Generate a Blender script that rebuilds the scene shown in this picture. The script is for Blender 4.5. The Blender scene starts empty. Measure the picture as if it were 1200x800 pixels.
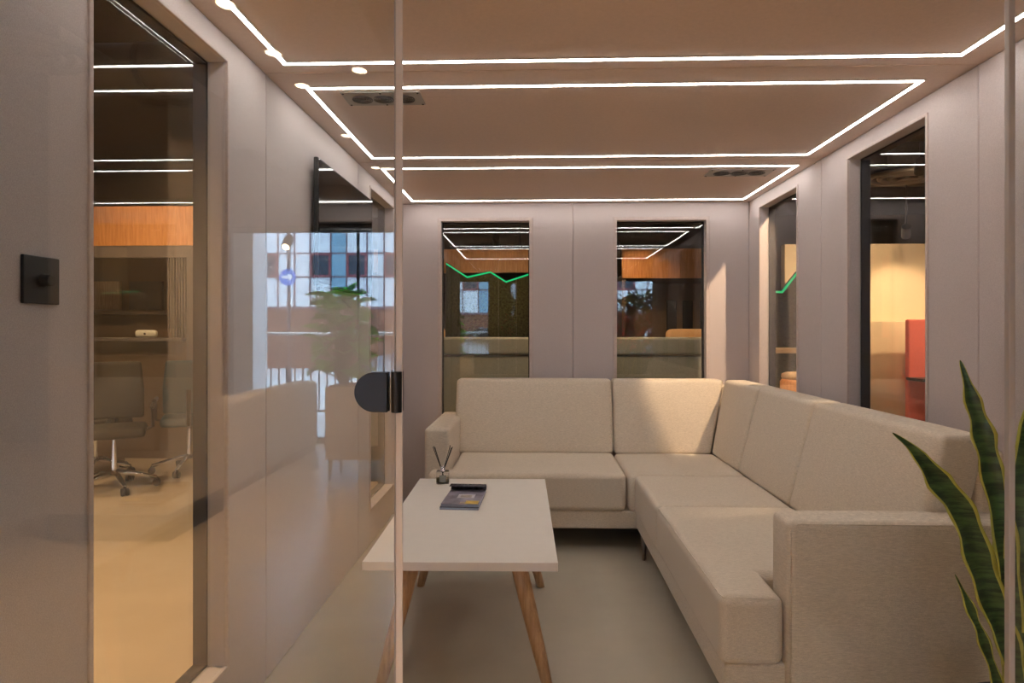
import bpy, bmesh, math, random
from mathutils import Vector, Matrix, Euler
random.seed(7)
scn = bpy.context.scene
COL = scn.collection
PI = math.pi

# ------------------------------------------------------------------ camera model
TH, F, CZ, HY = 0.03245, 770.0, 1.294, 388.0
_c, _s = math.cos(TH), math.sin(TH)
def at(px, py, Y):
    """world point that stands on the upright plane y=Y in the direction of a photo pixel (measuring aid)"""
    a = (px-600)/F; t = Y/(a*_s+_c)
    return Vector((t*(a*_c-_s), Y, CZ+t*(HY-py)/F))

# ------------------------------------------------------------------ materials
def new_mat(name):
    m = bpy.data.materials.new(name); m.use_nodes = True
    nt = m.node_tree
    return m, nt, nt.nodes['Principled BSDF']
def noise_node(nt, scale, vec=(1,1,1), detail=4, rough=.6, coord='Object'):
    tc = nt.nodes.new('ShaderNodeTexCoord'); mp = nt.nodes.new('ShaderNodeMapping')
    mp.inputs['Scale'].default_value = vec
    n = nt.nodes.new('ShaderNodeTexNoise'); n.inputs['Scale'].default_value = scale
    n.inputs['Detail'].default_value = detail; n.inputs['Roughness'].default_value = rough
    nt.links.new(tc.outputs[coord], mp.inputs[0]); nt.links.new(mp.outputs[0], n.inputs['Vector'])
    return n
def mat(name, col, rough=.6, metal=0, var=.0, scale=20, vec=(1,1,1), bump=0, bscale=None, bvec=None, spec=None, coat=0, sheen=0):
    m, nt, b = new_mat(name)
    b.inputs['Base Color'].default_value = (*col, 1)
    b.inputs['Roughness'].default_value = rough; b.inputs['Metallic'].default_value = metal
    if spec is not None: b.inputs['Specular IOR Level'].default_value = spec
    if coat: b.inputs['Coat Weight'].default_value = coat; b.inputs['Coat Roughness'].default_value = .08
    if sheen: b.inputs['Sheen Weight'].default_value = sheen
    n = noise_node(nt, scale, vec)
    r = nt.nodes.new('ShaderNodeValToRGB')
    v = max(var, .015)
    r.color_ramp.elements[0].position = .3; r.color_ramp.elements[1].position = .7
    r.color_ramp.elements[0].color = (*[c*(1-v) for c in col], 1)
    r.color_ramp.elements[1].color = (*[min(1, c*(1+v)) for c in col], 1)
    nt.links.new(n.outputs['Fac'], r.inputs[0]); nt.links.new(r.outputs[0], b.inputs['Base Color'])
    if bump:
        n2 = noise_node(nt, bscale or scale, bvec or vec)
        bp = nt.nodes.new('ShaderNodeBump'); bp.inputs['Strength'].default_value = bump; bp.inputs['Distance'].default_value = .002
        nt.links.new(n2.outputs['Fac'], bp.inputs['Height']); nt.links.new(bp.outputs[0], b.inputs['Normal'])
    return m
def emit(name, col, strength):
    m = bpy.data.materials.new(name); m.use_nodes = True; nt = m.node_tree
    nt.nodes.remove(nt.nodes['Principled BSDF'])
    e = nt.nodes.new('ShaderNodeEmission'); e.inputs[0].default_value = (*col, 1); e.inputs[1].default_value = strength
    nt.links.new(e.outputs[0], nt.nodes['Material Output'].inputs[0]); return m
def glass_mat(name, tint=(.97, .985, .98), boost=1.0):
    """thin clear pane: lets light straight through, reflects by Fresnel on both faces"""
    m = bpy.data.materials.new(name); m.use_nodes = True; nt = m.node_tree
    nt.nodes.remove(nt.nodes['Principled BSDF'])
    tr = nt.nodes.new('ShaderNodeBsdfTransparent'); tr.inputs[0].default_value = (*tint, 1)
    gl = nt.nodes.new('ShaderNodeBsdfGlossy'); gl.inputs['Roughness'].default_value = 0.0
    gl.inputs[0].default_value = (1, 1, 1, 1)
    g = nt.nodes.new('ShaderNodeNewGeometry')
    mp = nt.nodes.new('ShaderNodeMapRange'); mp.inputs['To Min'].default_value = 1.5*boost; mp.inputs['To Max'].default_value = 1/(1.5*boost)
    fr = nt.nodes.new('ShaderNodeFresnel'); mx = nt.nodes.new('ShaderNodeMixShader')
    nt.links.new(g.outputs['Backfacing'], mp.inputs['Value']); nt.links.new(mp.outputs[0], fr.inputs['IOR'])
    nt.links.new(fr.outputs[0], mx.inputs[0]); nt.links.new(tr.outputs[0], mx.inputs[1]); nt.links.new(gl.outputs[0], mx.inputs[2])
    nt.links.new(mx.outputs[0], nt.nodes['Material Output'].inputs[0]); return m
def fabric_mat(name, c1, c2, vec, bump=.35, rough=.9, soft=1.0, mixf=.45):
    """melange woven cloth: two crossed streak noises"""
    m, nt, b = new_mat(name)
    b.inputs['Roughness'].default_value = rough; b.inputs['Specular IOR Level'].default_value = .2
    b.inputs['Sheen Weight'].default_value = .15
    n1 = noise_node(nt, 60, vec, 3); n2 = noise_node(nt, 420, (1, 1, 1), 2)
    mx = nt.nodes.new('ShaderNodeMix'); mx.data_type = 'FLOAT'; mx.inputs[0].default_value = mixf
    nt.links.new(n1.outputs['Fac'], mx.inputs[2]); nt.links.new(n2.outputs['Fac'], mx.inputs[3])
    r = nt.nodes.new('ShaderNodeValToRGB')
    r.color_ramp.elements[0].position = .36; r.color_ramp.elements[1].position = .64
    r.color_ramp.elements[0].color = (*c1, 1); r.color_ramp.elements[1].color = (*c2, 1)
    nt.links.new(mx.outputs[0], r.inputs[0]); nt.links.new(r.outputs[0], b.inputs['Base Color'])
    n3 = noise_node(nt, 5, (1, 1, 1), 2)
    ad = nt.nodes.new('ShaderNodeMath'); ad.operation = 'MULTIPLY_ADD'; ad.inputs[1].default_value = soft
    nt.links.new(n3.outputs['Fac'], ad.inputs[0]); nt.links.new(mx.outputs[0], ad.inputs[2])
    bp = nt.nodes.new('ShaderNodeBump'); bp.inputs['Strength'].default_value = bump; bp.inputs['Distance'].default_value = .003
    nt.links.new(ad.outputs[0], bp.inputs['Height']); nt.links.new(bp.outputs[0], b.inputs['Normal'])
    return m
def wood_mat(name, c1, c2, vec, rough=.45, scale=6):
    m, nt, b = new_mat(name); b.inputs['Roughness'].default_value = rough
    n = noise_node(nt, scale, vec, 6, .65)
    r = nt.nodes.new('ShaderNodeValToRGB'); r.color_ramp.elements[0].position = .35; r.color_ramp.elements[1].position = .66
    r.color_ramp.elements[0].color = (*c1, 1); r.color_ramp.elements[1].color = (*c2, 1)
    nt.links.new(n.outputs['Fac'], r.inputs[0]); nt.links.new(r.outputs[0], b.inputs['Base Color']); return m
def tile_mat(name, c1, c2, cm, bw, bh, mortar, rough=.8, rot=(PI/2, 0, 0)):
    m, nt, b = new_mat(name); b.inputs['Roughness'].default_value = rough
    tc = nt.nodes.new('ShaderNodeTexCoord'); mp = nt.nodes.new('ShaderNodeMapping'); mp.inputs['Rotation'].default_value = rot
    br = nt.nodes.new('ShaderNodeTexBrick'); br.inputs['Scale'].default_value = 1
    br.inputs['Color1'].default_value = (*c1, 1); br.inputs['Color2'].default_value = (*c2, 1); br.inputs['Mortar'].default_value = (*cm, 1)
    br.inputs['Brick Width'].default_value = bw; br.inputs['Row Height'].default_value = bh; br.inputs['Mortar Size'].default_value = mortar
    nt.links.new(tc.outputs['Object'], mp.inputs[0]); nt.links.new(mp.outputs[0], br.inputs['Vector']); nt.links.new(br.outputs['Color'], b.inputs['Base Color'])
    return m

M = {}
M['wall'] = fabric_mat('wall_felt', (.45, .392, .382), (.54, .475, .462), (1, 1, 1), .2, soft=.15, mixf=.9)
M['wall_bead'] = fabric_mat('wall_bead_felt', (.47, .39, .365), (.54, .46, .43), (1, 1, 1), .2)
M['ceil'] = fabric_mat('ceiling_felt', (.60, .47, .395), (.66, .515, .435), (1, 1, 1), .15)
M['sofa'] = fabric_mat('sofa_weave', (.53, .445, .345), (.77, .665, .53), (1, 1, 9), .5, soft=3)
M['sofa_top'] = fabric_mat('sofa_weave_flat', (.53, .445, .345), (.77, .665, .53), (1, 9, 9), .5, soft=3)
M['floor'] = mat('resin_floor', (.56, .445, .33), .24, var=.05, scale=2.5, bump=.08, bscale=300)
M['podfloor'] = mat('pod_vinyl_floor', (.50, .45, .36), .22, var=.04, scale=3, bump=.05, bscale=200)
M['table'] = mat('cream_laminate', (.80, .74, .66), .38, var=.01)
M['table_edge'] = mat('cream_edge_band', (.80, .70, .63), .45, var=.02)
M['oak'] = wood_mat('oak', (.42, .22, .10), (.62, .37, .19), (14, 14, 1.2))
M['oak_h'] = wood_mat('oak_panel', (.50, .20, .06), (.68, .31, .11), (9, 9, .8))
M['oak_lite'] = wood_mat('pale_oak', (.55, .38, .22), (.70, .52, .33), (1, 9, 9))
M['black'] = mat('black_satin', (.012, .012, .013), .35)
M['black_m'] = mat('black_matt', (.016, .015, .016), .7)
M['navy'] = mat('window_black_frame', (.008, .010, .016), .6, spec=.2)
M['hinge'] = mat('black_hinge_metal', (.03, .034, .042), .42, metal=.6)
M['chrome'] = mat('chrome', (.8, .8, .82), .12, metal=1)
M['steel'] = mat('dark_steel', (.20, .18, .165), .3, metal=1)
M['alu'] = mat('aluminium', (.65, .63, .60), .4, metal=.9)
M['glass'] = glass_mat('clear_glass')
M['glass_low'] = glass_mat('low_reflection_glass', boost=.85)
M['edge'] = mat('polished_glass_edge', (.70, .64, .60), .25, var=.05, scale=3, vec=(1, 1, .3))
M['edge2'] = mat('grey_seal', (.40, .37, .355), .35)
M['dark_ceil'] = mat('dark_office_ceiling', (.022, .019, .017), .8, var=.3, scale=1.5)
M['office_wall'] = mat('office_wall_dark', (.10, .08, .065), .8, var=.1, scale=1)
M['soffit'] = mat('brown_soffit', (.20, .14, .10), .7)
M['cream_wall'] = mat('cream_plaster', (.72, .60, .42), .8, var=.03, scale=2)
M['led'] = emit('led_white', (1, .94, .88), 18)
M['led_green'] = emit('led_green', (.01, .42, .13), .9)
M['lamp_warm'] = emit('lamp_warm', (1, .78, .52), 25)
M['moss'] = mat('moss', (.045, .047, .02), .95, var=.75, scale=38, bump=1, bscale=60)
M['coral'] = mat('coral_felt', (.85, .19, .15), .85, var=.05, scale=40, bump=.2)
M['bench'] = fabric_mat('bench_green_leather', (.23, .23, .185), (.28, .275, .225), (1, 1, 1), .1, .6)
M['peach'] = mat('peach_cloth', (.78, .47, .22), .8)
M['taupe'] = mat('taupe_mesh', (.03, .023, .018), .7, var=.1)
M['blue'] = mat('blue_cloth', (.03, .065, .085), .8)
M['bluetop'] = mat('pale_blue_laminate', (.22, .32, .36), .35)
M['white'] = mat('white_paint', (.80, .82, .84), .5)
M['offwhite'] = mat('offwhite_plastic', (.72, .68, .58), .4)
M['brown'] = mat('brown_laminate', (.13, .085, .055), .55, var=.08)
M['greyframe'] = mat('grey_booth_frame', (.13, .105, .095), .5)
M['concrete'] = mat('paving', (.58, .60, .62), .8, var=.12, scale=1.2)
M['brick'] = tile_mat('red_brick', (.17, .05, .028), (.24, .075, .04), (.16, .11, .085), .34, .11, .012)
M['facade'] = mat('white_cladding', (.78, .83, .86), .35, var=.03, scale=.5)
M['facade_blue'] = mat('blue_cladding', (.22, .40, .52), .35)
M['grid'] = mat('plum_mullion', (.17, .09, .11), .5)
M['winred'] = mat('plum_window_frame', (.28, .08, .09), .5)
M['darkglass'] = mat('dark_glass', (.03, .04, .06), .08)
M['sign_blue'] = mat('sign_blue', (.015, .20, .72), .35)
M['sign_white'] = mat('sign_white', (.85, .87, .9), .4)
M['galv'] = mat('galvanised_post', (.10, .09, .10), .5, metal=.3)
M['rail'] = mat('railing_paint', (.10, .05, .045), .5)
M['car'] = mat('white_car_paint', (.72, .76, .82), .25, coat=1)
M['rubber'] = mat('rubber', (.02, .02, .02), .8)
M['soil'] = mat('soil', (.05, .03, .02), 1, var=.5, scale=60, bump=1)
M['pot'] = mat('anthracite_pot', (.07, .07, .075), .5)
M['stem'] = mat('green_stem', (.10, .22, .05), .5)
M['planter'] = fabric_mat('planter_beige', (.52, .45, .37), (.60, .53, .44), (1, 1, 1), .1)
M['red_petal'] = mat('red_petal', (.75, .03, .06), .6)
M['leaf'] = mat('monstera_leaf', (.08, .42, .04), .35, var=.45, scale=9)
_nt = M['leaf'].node_tree; _tl = _nt.nodes.new('ShaderNodeBsdfTranslucent'); _tl.inputs[0].default_value = (.16, .9, .08, 1)
_mx = _nt.nodes.new('ShaderNodeMixShader'); _mx.inputs[0].default_value = .45
_nt.links.new(_nt.nodes['Principled BSDF'].outputs[0], _mx.inputs[1]); _nt.links.new(_tl.outputs[0], _mx.inputs[2]); _nt.links.new(_mx.outputs[0], _nt.nodes['Material Output'].inputs[0])
M['page'] = mat('magazine_pages', (.34, .37, .44), .5)

def snake_mat():
    m, nt, b = new_mat('snake_leaf_green'); b.inputs['Roughness'].default_value = .38
    n = noise_node(nt, 9, (1.2, 1.2, 9), 5, .7)
    r = nt.nodes.new('ShaderNodeValToRGB')
    r.color_ramp.elements[0].position = .42; r.color_ramp.elements[1].position = .6
    r.color_ramp.elements[0].color = (.012, .035, .012, 1); r.color_ramp.elements[1].color = (.06, .12, .035, 1)
    nt.links.new(n.outputs['Fac'], r.inputs[0]); nt.links.new(r.outputs[0], b.inputs['Base Color']); return m
M['snake'] = snake_mat()
M['snake_edge'] = mat('snake_leaf_margin', (.42, .40, .07), .4, var=.15, scale=20)

# ------------------------------------------------------------------ mesh helpers
def obj(name, bm, m, parent=None, smooth=False, loc=None, bev=0, seg=3):
    me = bpy.data.meshes.new(name); bm.normal_update(); bm.to_mesh(me); bm.free()
    o = bpy.data.objects.new(name, me); COL.objects.link(o)
    for mm in (m if isinstance(m, (list, tuple)) else [m]): me.materials.append(mm)
    if smooth:
        for p in me.polygons: p.use_smooth = True
    if parent: o.parent = parent
    if loc: o.location = loc
    if bev:
        b = o.modifiers.new('bevel', 'BEVEL'); b.width = bev; b.segments = seg; b.limit_method = 'ANGLE'; b.angle_limit = math.radians(40)
        b.harden_normals = False
        for p in me.polygons: p.use_smooth = True
        w = o.modifiers.new('wn', 'WEIGHTED_NORMAL'); w.keep_sharp = True
    return o
def thing(name, label, cat, loc=(0, 0, 0), rz=0, group=None):
    o = bpy.data.objects.new(name, None); COL.objects.link(o); o.location = loc; o.rotation_euler = (0, 0, rz)
    o.empty_display_size = .1
    tag(o, label, cat, group); return o
def tag(o, label, cat, group=None):
    o['label'] = label; o['category'] = cat
    if group: o['group'] = group
    return o
def struct(o, label=None):
    o['kind'] = 'structure'
    if label: o['label'] = label
    return o
def box(bm, x0, x1, y0, y1, z0, z1, mi=0):
    v = [bm.verts.new(p) for p in ((x0,y0,z0),(x1,y0,z0),(x1,y1,z0),(x0,y1,z0),(x0,y0,z1),(x1,y0,z1),(x1,y1,z1),(x0,y1,z1))]
    for f in ((0,3,2,1),(4,5,6,7),(0,1,5,4),(1,2,6,5),(2,3,7,6),(3,0,4,7)):
        bm.faces.new([v[i] for i in f]).material_index = mi
    return bm
def B(*a): return box(bmesh.new(), *a)
def cyl(bm, p0, p1, r0, r1=None, n=20, mi=0, cap=True):
    r1 = r0 if r1 is None else r1
    p0, p1 = Vector(p0), Vector(p1); d = (p1-p0).normalized()
    q = d.to_track_quat('Z', 'Y'); A, Bv = [], []
    for i in range(n):
        a = 2*PI*i/n; w = q @ Vector((math.cos(a), math.sin(a), 0))
        A.append(bm.verts.new(p0+w*r0)); Bv.append(bm.verts.new(p1+w*r1))
    for i in range(n):
        bm.faces.new((A[i], A[(i+1) % n], Bv[(i+1) % n], Bv[i])).material_index = mi
    if cap:
        bm.faces.new(list(reversed(A))).material_index = mi; bm.faces.new(Bv).material_index = mi
    return bm
def lathe(bm, prof, n=28, c=(0, 0, 0), mi=0, cap=True):
    rings = []
    for r, z in prof:
        rings.append([bm.verts.new((c[0]+r*math.cos(2*PI*i/n), c[1]+r*math.sin(2*PI*i/n), c[2]+z)) for i in range(n)])
    for a, b in zip(rings, rings[1:]):
        for i in range(n): bm.faces.new((a[i], a[(i+1) % n], b[(i+1) % n], b[i])).material_index = mi
    if cap: bm.faces.new(list(reversed(rings[0]))); bm.faces.new(rings[-1])
    return bm
def tube(bm, pts, r, n=8, mi=0, closed=False):
    pts = [Vector(p) for p in pts]; rings = []; up = None; N = len(pts)
    for i, p in enumerate(pts):
        if closed: d = (pts[(i+1) % N]-pts[i-1])
        else: d = (pts[min(i+1, N-1)]-pts[max(i-1, 0)])
        d.normalize()
        if up is None:
            up = Vector((0, 0, 1)) if abs(d.z) < .9 else Vector((1, 0, 0))
        s = d.cross(up).normalized(); up = s.cross(d).normalized()
        rr = r[i] if isinstance(r, (list, tuple)) else r
        rings.append([bm.verts.new(p+(s*math.cos(2*PI*k/n)+up*math.sin(2*PI*k/n))*rr) for k in range(n)])
    prs = list(zip(rings, rings[1:])) + ([(rings[-1], rings[0])] if closed else [])
    for a, b in prs:
        for k in range(n): bm.faces.new((a[k], a[(k+1) % n], b[(k+1) % n], b[k])).material_index = mi
    if not closed: bm.faces.new(list(reversed(rings[0]))); bm.faces.new(rings[-1])
    return bm
def prism(bm, poly, z0, z1, f=lambda x, y, z: (x, y, z), mi=0):
    a = [bm.verts.new(f(x, y, z0)) for x, y in poly]; b = [bm.verts.new(f(x, y, z1)) for x, y in poly]; n = len(poly)
    for i in range(n): bm.faces.new((a[i], a[(i+1) % n], b[(i+1) % n], b[i])).material_index = mi
    bm.faces.new(list(reversed(a))).material_index = mi; bm.faces.new(b).material_index = mi
    bmesh.ops.recalc_face_normals(bm, faces=bm.faces[:]); return bm
def soft(dims, r, puff=(0, 0, 0), n=9, warp=None):
    """rounded, slightly stuffed block centred on the origin; dims are half sizes"""
    def ticks(h):
        a = [-h, -h+r*.15, -h+r*.4, -h+r*.7, -h+r]; m = [(-h+r)+(2*h-2*r)*i/n for i in range(1, n)]
        return a+m+[-v for v in reversed(a)]
    T = [ticks(h) for h in dims]; bm = bmesh.new(); V = {}
    def vert(i, j, k):
        key = (i, j, k)
        if key in V: return V[key]
        p = Vector((T[0][i], T[1][j], T[2][k]))
        q = Vector([max(-(dims[a]-r), min(dims[a]-r, p[a])) for a in range(3)])
        d = p-q
        if d.length > 1e-9: p = q+d.normalized()*r
        u = [p[a]/dims[a] for a in range(3)]
        for a in range(3):
            o = [b for b in range(3) if b != a]
            w = max(0, 1-u[o[0]]**2)*max(0, 1-u[o[1]]**2)
            p[a] += puff[a]*w**.6*u[a]
        if warp: p = warp(p, u)
        V[key] = bm.verts.new(p); return V[key]
    L = [len(t) for t in T]
    for a in range(3):
        b, c = (a+1) % 3, (a+2) % 3
        for side in (0, L[a]-1):
            for i in range(L[b]-1):
                for j in range(L[c]-1):
                    def key(x, y):
                        k = [0, 0, 0]; k[a] = side; k[b] = x; k[c] = y; return vert(*k)
                    q = [key(i, j), key(i+1, j), key(i+1, j+1), key(i, j+1)]
                    if side == 0: q.reverse()
                    bm.faces.new(q)
    return bm
def ring_slab(bm, u0, u1, z0, z1, hole, f, t0, t1, bev=.008):
    """rectangular padded panel in (u,z) from depth t0 to t1, with an optional opening"""
    b2 = bmesh.new()
    def V(u, z, t): return b2.verts.new(f(u, z, t))
    O = [(u0, z0), (u1, z0), (u1, z1), (u0, z1)]
    oa = [V(u, z, t0) for u, z in O]; ob = [V(u, z, t1) for u, z in O]
    be = []
    if hole:
        h0, h1, g0, g1 = hole; H = [(h0, g0), (h1, g0), (h1, g1), (h0, g1)]
        ha = [V(u, z, t0) for u, z in H]; hb = [V(u, z, t1) for u, z in H]
        for i in range(4):
            j = (i+1) % 4
            b2.faces.new((oa[i], oa[j], ha[j], ha[i])); b2.faces.new((ob[j], ob[i], hb[i], hb[j]))
            b2.faces.new((ha[i], ha[j], hb[j], hb[i]))
    else:
        b2.faces.new(oa); b2.faces.new(list(reversed(ob)))
    for i in range(4):
        j = (i+1) % 4; b2.faces.new((oa[j], oa[i], ob[i], ob[j]))
    bmesh.ops.recalc_face_normals(b2, faces=b2.faces[:])
    es = [e for e in b2.edges if all(v in oa for v in e.verts)]
    if hole: es += [e for e in b2.edges if all(v in ha for v in e.verts)]
    if bev: bmesh.ops.bevel(b2, geom=es, offset=bev, segments=3, affect='EDGES', profile=.5)
    me = bpy.data.meshes.new('tmp'); b2.to_mesh(me); b2.free(); bm.from_mesh(me); bpy.data.meshes.remove(me)
    return bm

# ------------------------------------------------------------------ pod dimensions
XL, XR, YF, YB, HC, TK = -.99, 1.592, 1.10, 4.90, 2.249, .105
SY = [1.15, 2.405, 3.69, 4.90]              # side wall panel seams
WL, WH, WHS = .215, 2.115, 2.162                          # window opening bottom / top

# ---- floor, ceiling and shell of the office around the pod
struct(obj('floor', B(-7.2, 8.2, -5.5, 12.2, -.12, -.006), M['floor']))
struct(obj('floor_pod', B(XL-.1, XR+.1, YF-.05, YB+.1, -.006, 0), M['podfloor']))
struct(obj('ceiling_office', B(-7.2, 8.2, -5.5, 12.2, 3.4, 3.5), M['dark_ceil']))
struct(obj('ceiling_soffit', B(-2.6, -.9, -5.3, .2, 2.975, 3.4), M['soffit']))
struct(obj('wall_office_left', B(-7.2, -7.1, -5.5, 12.2, -.006, 3.4), M['office_wall']))
struct(obj('wall_office_right', B(8.1, 8.2, -5.5, 12.2, -.006, 3.4), M['office_wall']))
struct(obj('wall_office_back', B(-7.1, 8.1, 12.1, 12.2, -.006, 3.4), M['office_wall']))
OX0, OX1, OZ = -3.56, 2.95, 2.50
bm = bmesh.new()
box(bm, -7.1, OX0, -5.5, -5.3, -.006, 3.4); box(bm, OX1, 8.1, -5.5, -5.3, -.006, 3.4); box(bm, OX0, OX1, -5.5, -5.3, OZ, 3.4)
box(bm, -1.02, 1.62, -5.5, -5.3, -.006, OZ); box(bm, -2.02, -1.02, -5.5, -5.3, -.006, .70); box(bm, 1.62, OX1, -5.5, -5.3, -.006, .70)
struct(obj('wall_office_front', bm, M['office_wall']))
def street_window(n, x0, x1, z0, mull):
    w = struct(obj('window_%d' % n, B(x0, x1, -5.46, -5.34, z0, z0+.06), M['navy'], bev=.004))
    for x in ([x0] if n != 11 else [])+mull+[x1-.04]: obj('mullion', B(x+.01, x+.03, -5.43, -5.37, z0+.06, OZ-.05), M['navy'], w)
    obj('head_frame', B(x0, x1, -5.46, -5.34, OZ-.05, OZ), M['navy'], w)
    obj('pane', B(x0+.04, x1-.04, -5.405, -5.395, z0+.06, OZ-.05), M['glass'], w)
street_window(10, OX0, -2.02, -.006, []); street_window(11, -2.02, -1.02, .70, []); street_window(12, 1.62, OX1, .70, [])

# ---- pod walls
def fl(u, z, t): return (XL-t, u, z)
def fr(u, z, t): return (XR+t, u, z)
def fb(u, z, t): return (u, YB+t, z)
WLn = [(1.442, 2.088), (3.955, 4.61)]
WRn = [(1.45, 2.10), (2.716, 3.375), (4.02, 4.67)]
WBn = [(-.69, -.03), (.62, 1.275)]
bm = bmesh.new()
ring_slab(bm, SY[0], SY[1], 0, HC, (*WLn[0], WL, WHS), fl, 0, TK)
ring_slab(bm, SY[1], SY[2], 0, HC, None, fl, 0, TK)
ring_slab(bm, SY[2], YB+TK, 0, HC, (*WLn[1], WL, WHS), fl, 0, TK)
struct(obj('wall_left', bm, M['wall']))
bm = bmesh.new()
for i in range(3): ring_slab(bm, SY[i], SY[i+1] if i < 2 else YB+TK, 0, HC, (*WRn[i], WL, WHS), fr, 0, TK)
struct(obj('wall_right', bm, M['wall']))
bm = bmesh.new()
ring_slab(bm, XL, .295, 0, HC, (*WBn[0], WL, WH), fb, 0, TK)
ring_slab(bm, .295, XR, 0, HC, (*WBn[1], WL, WH), fb, 0, TK)
struct(obj('wall_back', bm, M['wall']))
bm = bmesh.new()
ring_slab(bm, XL-TK, XR+TK, YF-.05, SY[1], None, lambda u, z, t: (u, z, HC+t), 0, .12, .006)
ring_slab(bm, XL-TK, XR+TK, SY[1], SY[2], None, lambda u, z, t: (u, z, HC+t), 0, .12, .006)
ring_slab(bm, XL-TK, XR+TK, SY[2], YB+TK, None, lambda u, z, t: (u, z, HC+t), 0, .12, .006)
struct(obj('ceiling', bm, M['ceil']))
# window linings: bead on the wall, black frame outside the glass, pane
def pod_window(n, u0, u1, f):
    WH = globals()['WH'] if f is fb else WHS
    def ring(name, a, b, t0, t1, m, parent=None, bev=.003, e=0):
        bm = bmesh.new(); ring_slab(bm, u0-a, u1+a, WL-a, WH+a, (u0+b, u1-b, WL+b, WH-b), f, t0, t1, bev)
        return obj(name, bm, m, parent)
    w = struct(ring('window_%d' % n, -.0008, .004, .060, .107, M['navy']))
    ring('window_trim', .026 if f is fb else .014, 0, -.006, .004, M['wall_bead'], w, .003)
    bm = bmesh.new(); a = .004
    ring_slab(bm, u0+.001, u1-.001, WL+.001, WH-.001, None, f, .052, .060, 0)
    # black frame ring behind the glass
    ring('frame', -.001, .007, .062, .103, M['navy'], w, .001)
    obj('pane', bm, M['glass'] if f is fb else M['glass_low'], w)
    return w
pod_window(1, *WLn[0], fl); pod_window(2, *WLn[1], fl)
pod_window(3, *WBn[0], fb); pod_window(4, *WBn[1], fb)
for i in (1, 2): pod_window(4+i, *WRn[i], fr)
pod_window(7, *WRn[0], fr)

# ---- glazed front: two fixed panels and the open door
def front_panel(n, x0, x1, edge_x0, edge_x1, em):
    w = struct(obj('window_%d' % n, B(x0, x1, YF-.005, YF+.005, .03, HC-.03), M['glass']))
    obj('edge_strip', B(edge_x0, edge_x1, YF-.006, YF+.006, .03, HC-.03), em, w, bev=.0015)
    obj('head_rail', B(min(x0, edge_x0), max(x1, edge_x1), YF-.02, YF+.02, HC-.03, HC), M['black'], w)
    obj('bottom_rail', B(min(x0, edge_x0), max(x1, edge_x1), YF-.02, YF+.02, 0, .03), M['black'], w)
front_panel(8, XL+.001, -.2335, -.2335, -.2313, M['edge2'])
front_panel(9, .7835, XR-.001, .7735, .7835, M['edge2'])
# front end posts carrying the side walls
struct(obj('trim_1', B(XL-TK, XL, YF-.05, SY[0], 0, HC), M['wall_bead'], bev=.003))
struct(obj('trim_2', B(XR, XR+TK, YF-.05, SY[0], 0, HC), M['wall_bead'], bev=.003))
# door, swung inwards until it lies along the line of sight: 11 mm glass seen edge-on
hx, hy = -.2262, YF
ang = math.atan2(hy, hx)                       # direction the leaf points to
dd = Vector((math.cos(ang), math.sin(ang), 0)); nn = Vector((-dd.y, dd.x, 0))
door = bpy.data.objects.new('door_1', None); COL.objects.link(door); door.location = (hx, hy, 0); door.rotation_euler = (0, 0, ang)
struct(door)
obj('pane', B(.006, .95, -.0055, .0055, .02, HC-.035), M['glass'], door)
obj('edge_strip', B(-.002, .006, -.0065, .0065, .02, HC-.035), M['edge'], door, bev=.002)
obj('edge_strip', B(.95, .954, -.0058, .0058, .02, HC-.035), M['edge'], door, bev=.001)

# hinge : D-shaped plate pair on the fixed panel + knuckle and plate on the door
hg = thing('glass_hinge', 'black D-shaped metal hinge clamped at the edge of the left glass panel', 'hinge', (-.2435, YF, 1.192))
def dplate(y0, y1):
    W, H, r = .056, .0335, .0335
    pts = [(.0, -H), (.0, H)] + [(-W+r-r*math.sin(a), H*math.cos(a)) for a in [PI*i/18 for i in range(19)]]
    return prism(bmesh.new(), pts, y0, y1, lambda x, y, z: (x, z, y))
obj('plate', dplate(-.011, -.0055), M['hinge'], hg, bev=.0015)
obj('plate', dplate(.0055, .011), M['hinge'], hg, bev=.0015)
bm = bmesh.new(); cyl(bm, (.0140, -.004, -.0345), (.0140, -.004, .0345), .0092, n=24)
obj('knuckle', bm, M['black'], hg, bev=.0015)
bm = bmesh.new()
for s in (-1, 1):
    for (a, b) in ((.012, .06),):
        p = [dd*a+nn*s*.0058, dd*b+nn*s*.0058, dd*b+nn*s*.0105, dd*a+nn*s*.0105]
        prism(bm, [(.0145+q.x, q.y) for q in p], -.0335, .0335)
obj('door_plate', bm, M['hinge'], hg, bev=.001)

# ------------------------------------------------------------------ LED strips
def led_rect(x0, x1, y0, y1, label):
    t = thing('led_strip_light', label, 'ceiling light', ((x0+x1)/2, (y0+y1)/2, HC), 0, 'rectangular LED strips on the pod ceiling')
    a, b = (x1-x0)/2, (y1-y0)/2
    def ring(w0, w1, z0, z1):
        bm = bmesh.new()
        for p in ((-a-w1, a+w1, -b-w1, -b-w0), (-a-w1, a+w1, b+w0, b+w1), (-a-w1, -a-w0, -b-w0, b+w0), (a+w0, a+w1, -b-w0, b+w0)): box(bm, *p, z0, z1)
        return bm
    obj('diffuser', ring(-.0062, .0062, -.0048, -.0005), M['led'], t)
    obj('channel', ring(-.012, -.0075, -.003, -.0002), M['alu'], t); obj('channel', ring(.0075, .012, -.003, -.0002), M['alu'], t)
led_rect(-.885, 1.475, 1.28, 2.315, 'rectangle of white LED strip on the ceiling nearest the glass front')
led_rect(-.885, 1.478, 2.553, 3.59, 'middle white LED strip rectangle on the pod ceiling, fan plate at its left')
led_rect(-.885, 1.515, 3.83, 4.787, 'farthest white LED strip rectangle, by the back wall')

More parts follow.
